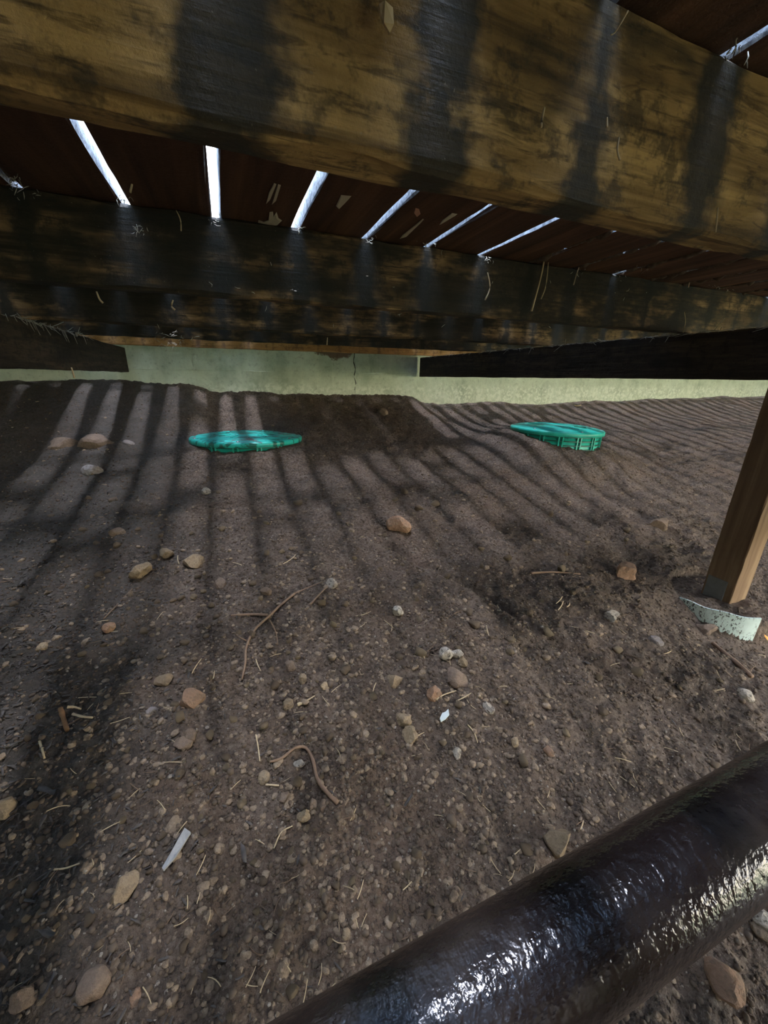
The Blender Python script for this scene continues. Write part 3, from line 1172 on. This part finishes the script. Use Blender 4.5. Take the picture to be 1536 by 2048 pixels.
twig('root', [(590, 1190), (560, 1215), (538, 1236), (508, 1265), (493, 1298), (491, 1330), (484, 1364)], .0042, .0024, 'root', 'forked pale brown root left of centre', 'root', .006, 18, 6,
     [([(536, 1234), (505, 1232), (462, 1234)], .0048), ([(540, 1244), (552, 1268), (556, 1294)], .0022), ([(493, 1285), (482, 1280), (472, 1272)], .0018), ([(590, 1190), (625, 1175), (650, 1165)], .0022)])
twig('root', [(540, 1528), (565, 1520), (590, 1500), (612, 1500), (626, 1525), (634, 1560), (655, 1590), (676, 1610)], .0022, .0042, 'root', 'curved brown root arching over the dirt near the bottom', 'root', .006, 22, 6)
twig('twig', [(265, 1180), (235, 1212), (208, 1240)], .0022, .0016, 'straw_dark', 'thin dark twig pointing at the small orange stone', 'twig')
twig('twig', [(620, 1212), (640, 1190), (660, 1170)], .003, .002, 'root', 'short thin root tip reaching the yellowish pale stone', 'twig')
twig('stick', [(1425, 1290), (1450, 1312), (1478, 1335), (1502, 1357)], .0055, .0065, 'root', 'brown stick lying below the pale card strip', 'stick', .007, 12, 8)
twig('stick', [(1062, 1148), (1105, 1146), (1160, 1150)], .004, .0025, 'root', 'thin stick lying level right of the orange-brown stone', 'stick')
twig('twig', [(872, 1402), (888, 1392), (912, 1384)], .0016, .001, 'straw', 'fine curled rootlet under the brown wedge stone', 'twig')
twig('twig', [(935, 1452), (948, 1468), (955, 1488)], .0014, .001, 'straw', 'fine curved rootlet below the pale upright stone', 'twig')
twig('twig', [(512, 1472), (517, 1500), (520, 1525)], .0014, .0012, 'straw', 'bent straw left of the curved root', 'twig')
twig('twig', [(585, 1655), (563, 1668), (548, 1700)][::-1], .0013, .001, 'straw', 'thin curved straw below the tan stone near the bottom', 'twig')
twig('twig', [(1135, 802), (1150, 812), (1162, 811)], .005, .003, 'straw', 'pale twig on the dirt beside the concrete above the right lid', 'twig')
twig('twig', [(100, 1742), (130, 1740), (160, 1730)], .0016, .001, 'straw', 'pale bent twig at the lower left', 'twig')
twig('twig', [(80, 1485), (86, 1505), (90, 1520)], .0022, .0018, 'straw', 'short pale straw stub in the leaf mould', 'twig')
twig('stick', [(122, 1420), (128, 1440), (136, 1465)], .005, .004, 'bark', 'short piece of orange-brown bark on the left', 'bark', .005, 8, 6)
twig('straw', [(136, 1417), (150, 1417), (163, 1421)], .003, .0016, 'straw', 'yellow straw, upper of two beside the bark piece', 'straw')
twig('straw', [(147, 1431), (166, 1436), (186, 1438)], .003, .0018, 'straw', 'yellow straw, lower of two beside the bark piece', 'straw')
twig('straw', [(595, 1412), (612, 1405), (630, 1394)], .0042, .001, 'straw', 'yellow straw sliver beside the small olive stone', 'straw')
twig('straw', [(532, 1572), (545, 1573), (558, 1574)], .0018, .0014, 'straw', 'short bright straw left of the blocky brown stone', 'straw')

# flat grey stick and small hard pieces


def flat_piece(name, pix, thick, matname, label, cat, lift=.006):
    P = ground_line(pix, lift)
    k_ = len(P)
    V = P + [(x, y, z + thick) for x, y, z in P]
    Fc = [tuple(range(k_))[::-1], tuple(range(k_, 2 * k_))] + [(i, (i + 1) % k_, (i + 1) % k_ + k_, i + k_) for i in range(k_)]
    o = mesh_obj(name, V, Fc, M[matname])
    return tag(o, label, cat)


flat_piece('stick', [(326, 1743), (344, 1712), (356, 1690), (371, 1663), (383, 1672), (366, 1700), (352, 1722), (336, 1740), (329, 1748)], .004, 'greywood', 'flat weathered grey stick at the lower left', 'stick')
flat_piece('shard', [(879, 1444), (884, 1433), (890, 1431), (896, 1425), (898, 1436), (890, 1445), (881, 1450)], .003, 'white', 'small white shard right of the pair of tan stones', 'shard', .008)
flat_piece('wood_chip', [(1526, 1274), (1545, 1281), (1545, 1293), (1534, 1284)], .004, 'orange', 'bright orange wood chip at the right edge by the card strip', 'wood chip')

# ------------------------------------------------------------------ things hanging from and stuck in the deck


def on_plane_y(px, py, Y):
    v = ray(px, py)
    p = v * Y / v[1]
    return (p[0], p[1], p[2] + ZC)


def on_deck(px, py, dz=0.0):
    v = ray(px, py)
    p = v * (.303 + dz) / v[2]
    return (p[0], p[1], p[2] + ZC)


HANG = [
    ([(1088, 522), (1080, 560), (1063, 622)], .97, .0030, 'long yellow needle hanging before the second joist, left one of two'),
    ([(1097, 522), (1092, 570), (1082, 598)], .97, .0018, 'thin needle hanging before the second joist, right one of two'),
    ([(1158, 535), (1152, 552), (1147, 570)], .97, .0017, 'short pale needle hanging right of the two long ones'),
    ([(263, 345), (264, 365), (260, 385)], .90, .0020, 'orange needle hanging beside the bright gap at the left'),
    ([(275, 322), (277, 338)], .90, .0016, 'short needle hanging just under the nearest joist at the left'),
    ([(352, 420), (361, 440), (362, 462)], .96, .0013, 'fine bent fibre hanging between the two brightest gaps'),
    ([(975, 545), (980, 575), (970, 600)], .97, .0020, 'curled scrap hanging under the gap above the right half'),
    ([(1369, 624), (1371, 645), (1366, 665)], .98, .0014, 'fine fibre on the dark joist far right'),
    ([(193, 583), (199, 598), (206, 606)], .97, .0020, 'small yellowish leaf stalk stuck on the dark joist at left'),
    ([(346, 600), (343, 612), (350, 620)], .97, .0022, 'small pale curl stuck on the dark joist left of centre'),
    ([(1436, 415), (1434, 440), (1431, 465)], .335, .0009, 'thin yellow needle hanging on the nearest joist at the right'),
    ([(1089, 215), (1084, 238), (1082, 255)], .338, .0012, 'pale splinter on the nearest joist right of centre'),
    ([(1214, 235), (1214, 255)], .338, .0011, 'short pale splinter beside the black stain on the nearest joist'),
    ([(1238, 275), (1235, 300), (1240, 320)], .338, .0010, 'vertical splinter on the golden patch of the nearest joist'),
    ([(1383, 540), (1380, 560), (1377, 575)], .97, .0016, 'pale fibre high on the dark joist at the right'),
    ([(655, 675), (654, 690)], 2.24, .0035, 'short pale fibre in front of the ledger board'),
    ([(1222, 70), (1232, 62), (1256, 22)], .30, .0006, 'hair-thin fibre under the deck at the upper right'),
    ([(143, 735), (146, 745), (149, 756)], 1.6, .003, 'yellow straw hanging from the left beam'),
]
for pix, Y, r_, lb in HANG:
    v, f = tube(smooth_line([on_plane_y(a_, b_, Y) for a_, b_ in pix], 8), [r_ * q for q in np.linspace(.7, 1, 8)], 5)
    tag(mesh_obj('hanging_needle', v, f, M['straw'], None, True), lb, 'needle')


def dried_leaf(pix, Y, label, matname='straw'):
    P = [on_plane_y(a_, b_, Y - .003 * (i % 2)) for i, (a_, b_) in enumerate(pix)]
    k_ = len(P)
    V = P + [(x, y + .002, z) for x, y, z in P]
    Fc = [tuple(range(k_)), tuple(range(k_, 2 * k_))[::-1]] + [(i, i + k_, (i + 1) % k_ + k_, (i + 1) % k_) for i in range(k_)]
    o = mesh_obj('dried_leaf', V, Fc, M[matname])
    return tag(o, label, 'leaf')


dried_leaf([(758, 8), (770, 0), (786, 15), (788, 48), (780, 66), (768, 45), (762, 30)], .335, 'curled dry yellow leaf stuck to the top of the nearest joist')
dried_leaf([(1358, 545), (1366, 541), (1368, 556), (1362, 562), (1355, 556)], .975, 'small dry leaf scrap stuck under the deck at the right')


def paint(pix, matname='paint'):
    P = [on_deck(a_, b_, -.0006) for a_, b_ in pix]
    k_ = len(P)
    c = np.mean(P, 0)
    V = [tuple(p) for p in P] + [(x, y, z - .0012) for x, y, z in [tuple(c + (np.array(p) - c) * .8) for p in P]]
    V = V[:k_] + [(x, y, ZC + .303 - .0020) for x, y, z in V[k_:]]
    Fc = [tuple(range(k_)), tuple(range(k_, 2 * k_))[::-1]] + [(i, (i + 1) % k_, (i + 1) % k_ + k_, i + k_) for i in range(k_)]
    o = mesh_obj('paint_drip', V, Fc, M[matname], board_at(c[0]))
    o['label'] = 'smear of old cream paint'


paint([(548, 366), (553, 368), (540, 400), (532, 408), (538, 385)])
paint([(556, 368), (562, 370), (552, 402), (543, 410)])
paint([(539, 424), (546, 423), (547, 432), (553, 424), (557, 436), (564, 441), (553, 452), (540, 453), (528, 450), (516, 446), (517, 440), (526, 444), (537, 440)])
paint([(682, 390), (703, 392), (692, 404), (678, 418), (672, 412)])
paint([(846, 437), (848, 439), (812, 474), (799, 478), (805, 470)])
paint([(904, 426), (915, 428), (895, 440), (878, 450), (885, 440)])
paint([(831, 416), (838, 418), (841, 428), (834, 434), (828, 426)], 'paint_pink')

# debris plugging parts of the gaps, plus unseen plugs added to block light
parts = []


def plug(k_, y0, y1, seed, low=.018):
    rg = np.random.default_rng(seed)
    xg = GAP0 + k_ * PITCH
    y = y0
    while y < y1:
        L = rg.uniform(.012, .03)
        V = rock_shape(int(rg.integers(1, 60)), 1, .3, .2) * np.array([GAP * .62, L, rg.uniform(.008, .014)])
        V = V + np.array([xg, y, Zt + low + rg.uniform(-.004, .004)])
        parts.append(([tuple(q) for q in V], ICO[1][1]))
        y += L * 1.05


for k_ in range(5, 12):
    plug(k_, .76, .955 if k_ == 7 else 1.05, k_, .006)
plug(-2, .2, .86, 16)
for k_ in range(2, 9):
    plug(k_, 2.05 + .06 * (k_ % 3), 3.0, 20 + k_)  # unseen plugs added to keep the bank by the wall dark
for k_ in range(-16, -5):
    plug(k_, 1.2 + .05 * (k_ % 5), 3.0, 60 - k_)  # unseen plugs added to stop light streaks at the far left
rp = random.Random(5)
for k_ in range(-5, 22):                          # unseen plugs added here and there to break up the light streaks
    y = rp.uniform(0, .6)
    while y < 3.0:
        L = rp.uniform(.04, .16)
        if not (-2 < k_ < 6 and y + L > .72 and y < 1.0):
            plug(k_, y, min(y + L, 3.0), 900 + k_ * 40 + int(y * 10))
        y += L + rp.uniform(.5, 1.6)
V, Fc = joined(parts)
tag(mesh_obj('gap_debris_and_light_plugs', V, Fc, M['debris'], None, True), 'needles and dirt packed into the gaps between deck boards, and plugs added to block light', 'debris', None, 'stuff')

# pale web and needle fluff along the gap ends and on the left beam
parts = []
for (px, py, Y, n_, sp) in ((20, 360, .93, 14, 10), (40, 385, .96, 14, 14), (270, 460, .965, 12, 12), (245, 400, .96, 10, 10), (970, 520, .96, 14, 10), (858, 492, .96, 12, 10), (735, 480, .96, 8, 8),
                            (1240, 546, .96, 18, 9), (1160, 545, .96, 6, 8), (1285, 530, .9, 6, 10), (1440, 548, .96, 8, 10), (1460, 570, .97, 8, 8), (1470, 110, .335, 8, 14), (335, 670, 1.6, 16, 14), (340, 690, 1.6, 10, 8), (362, 683, 1.6, 8, 7),
                            (600, 455, .965, 8, 6), (430, 440, .965, 8, 8), (1200, 590, .97, 5, 40), (500, 600, .975, 10, 120), (900, 590, .975, 8, 90)):
    for _ in range(n_):
        a_ = np.array(on_plane_y(px + random.gauss(0, sp), py + random.gauss(0, sp * .6), Y))
        a_[2] = min(a_[2], Zt - .003)
        d = rng.normal(0, 1, 3) * np.array([1, .3, 1])
        d /= np.linalg.norm(d)
        L = random.uniform(.004, .012) * (1 if Y < 1.2 else 1.7)
        b_ = a_ + d * L
        b_[1] = min(b_[1], Y + .01)
        parts.append(tube([a_, (a_ + b_) / 2 + rng.normal(0, .001, 3), b_], [.0005, .0008, .0004], 3))
for k_ in range(90):
    y = 1.55 + random.random() ** .8 * .75
    a_ = np.array([-.571 + random.uniform(-.004, .008), y, ZC + .157 + random.uniform(-.002, .004)])
    d = np.array([random.uniform(-.2, .5), random.uniform(-1, 1), random.uniform(-.25, .12)]) if k_ % 5 else np.array([.2, random.uniform(-.3, .3), -1])
    d = d / np.linalg.norm(d) * random.uniform(.012, .045)
    parts.append(tube([a_, a_ + d * .5 + np.array([0, 0, -.001]), a_ + d], [.0008, .0012, .0006], 3))
for k_ in range(170):
    y = .70 + random.random() * 2.3
    a_ = np.array([1.500 + random.uniform(-.008, .004), y, ZC + .156 + random.uniform(-.001, .002)])
    d = np.array([random.uniform(-.2, .1), random.uniform(-1, 1), random.uniform(-.15, .05)])
    d = d / np.linalg.norm(d) * random.uniform(.012, .05)
    parts.append(tube([a_, a_ + d * .5, a_ + d], [.0008, .001, .0006], 3))
V, Fc = joined(parts)
tag(mesh_obj('web_fluff', V, Fc, M['fluff'], None, True), 'pale cobweb and needle fluff caught on joists and beams', 'cobweb', None, 'stuff')
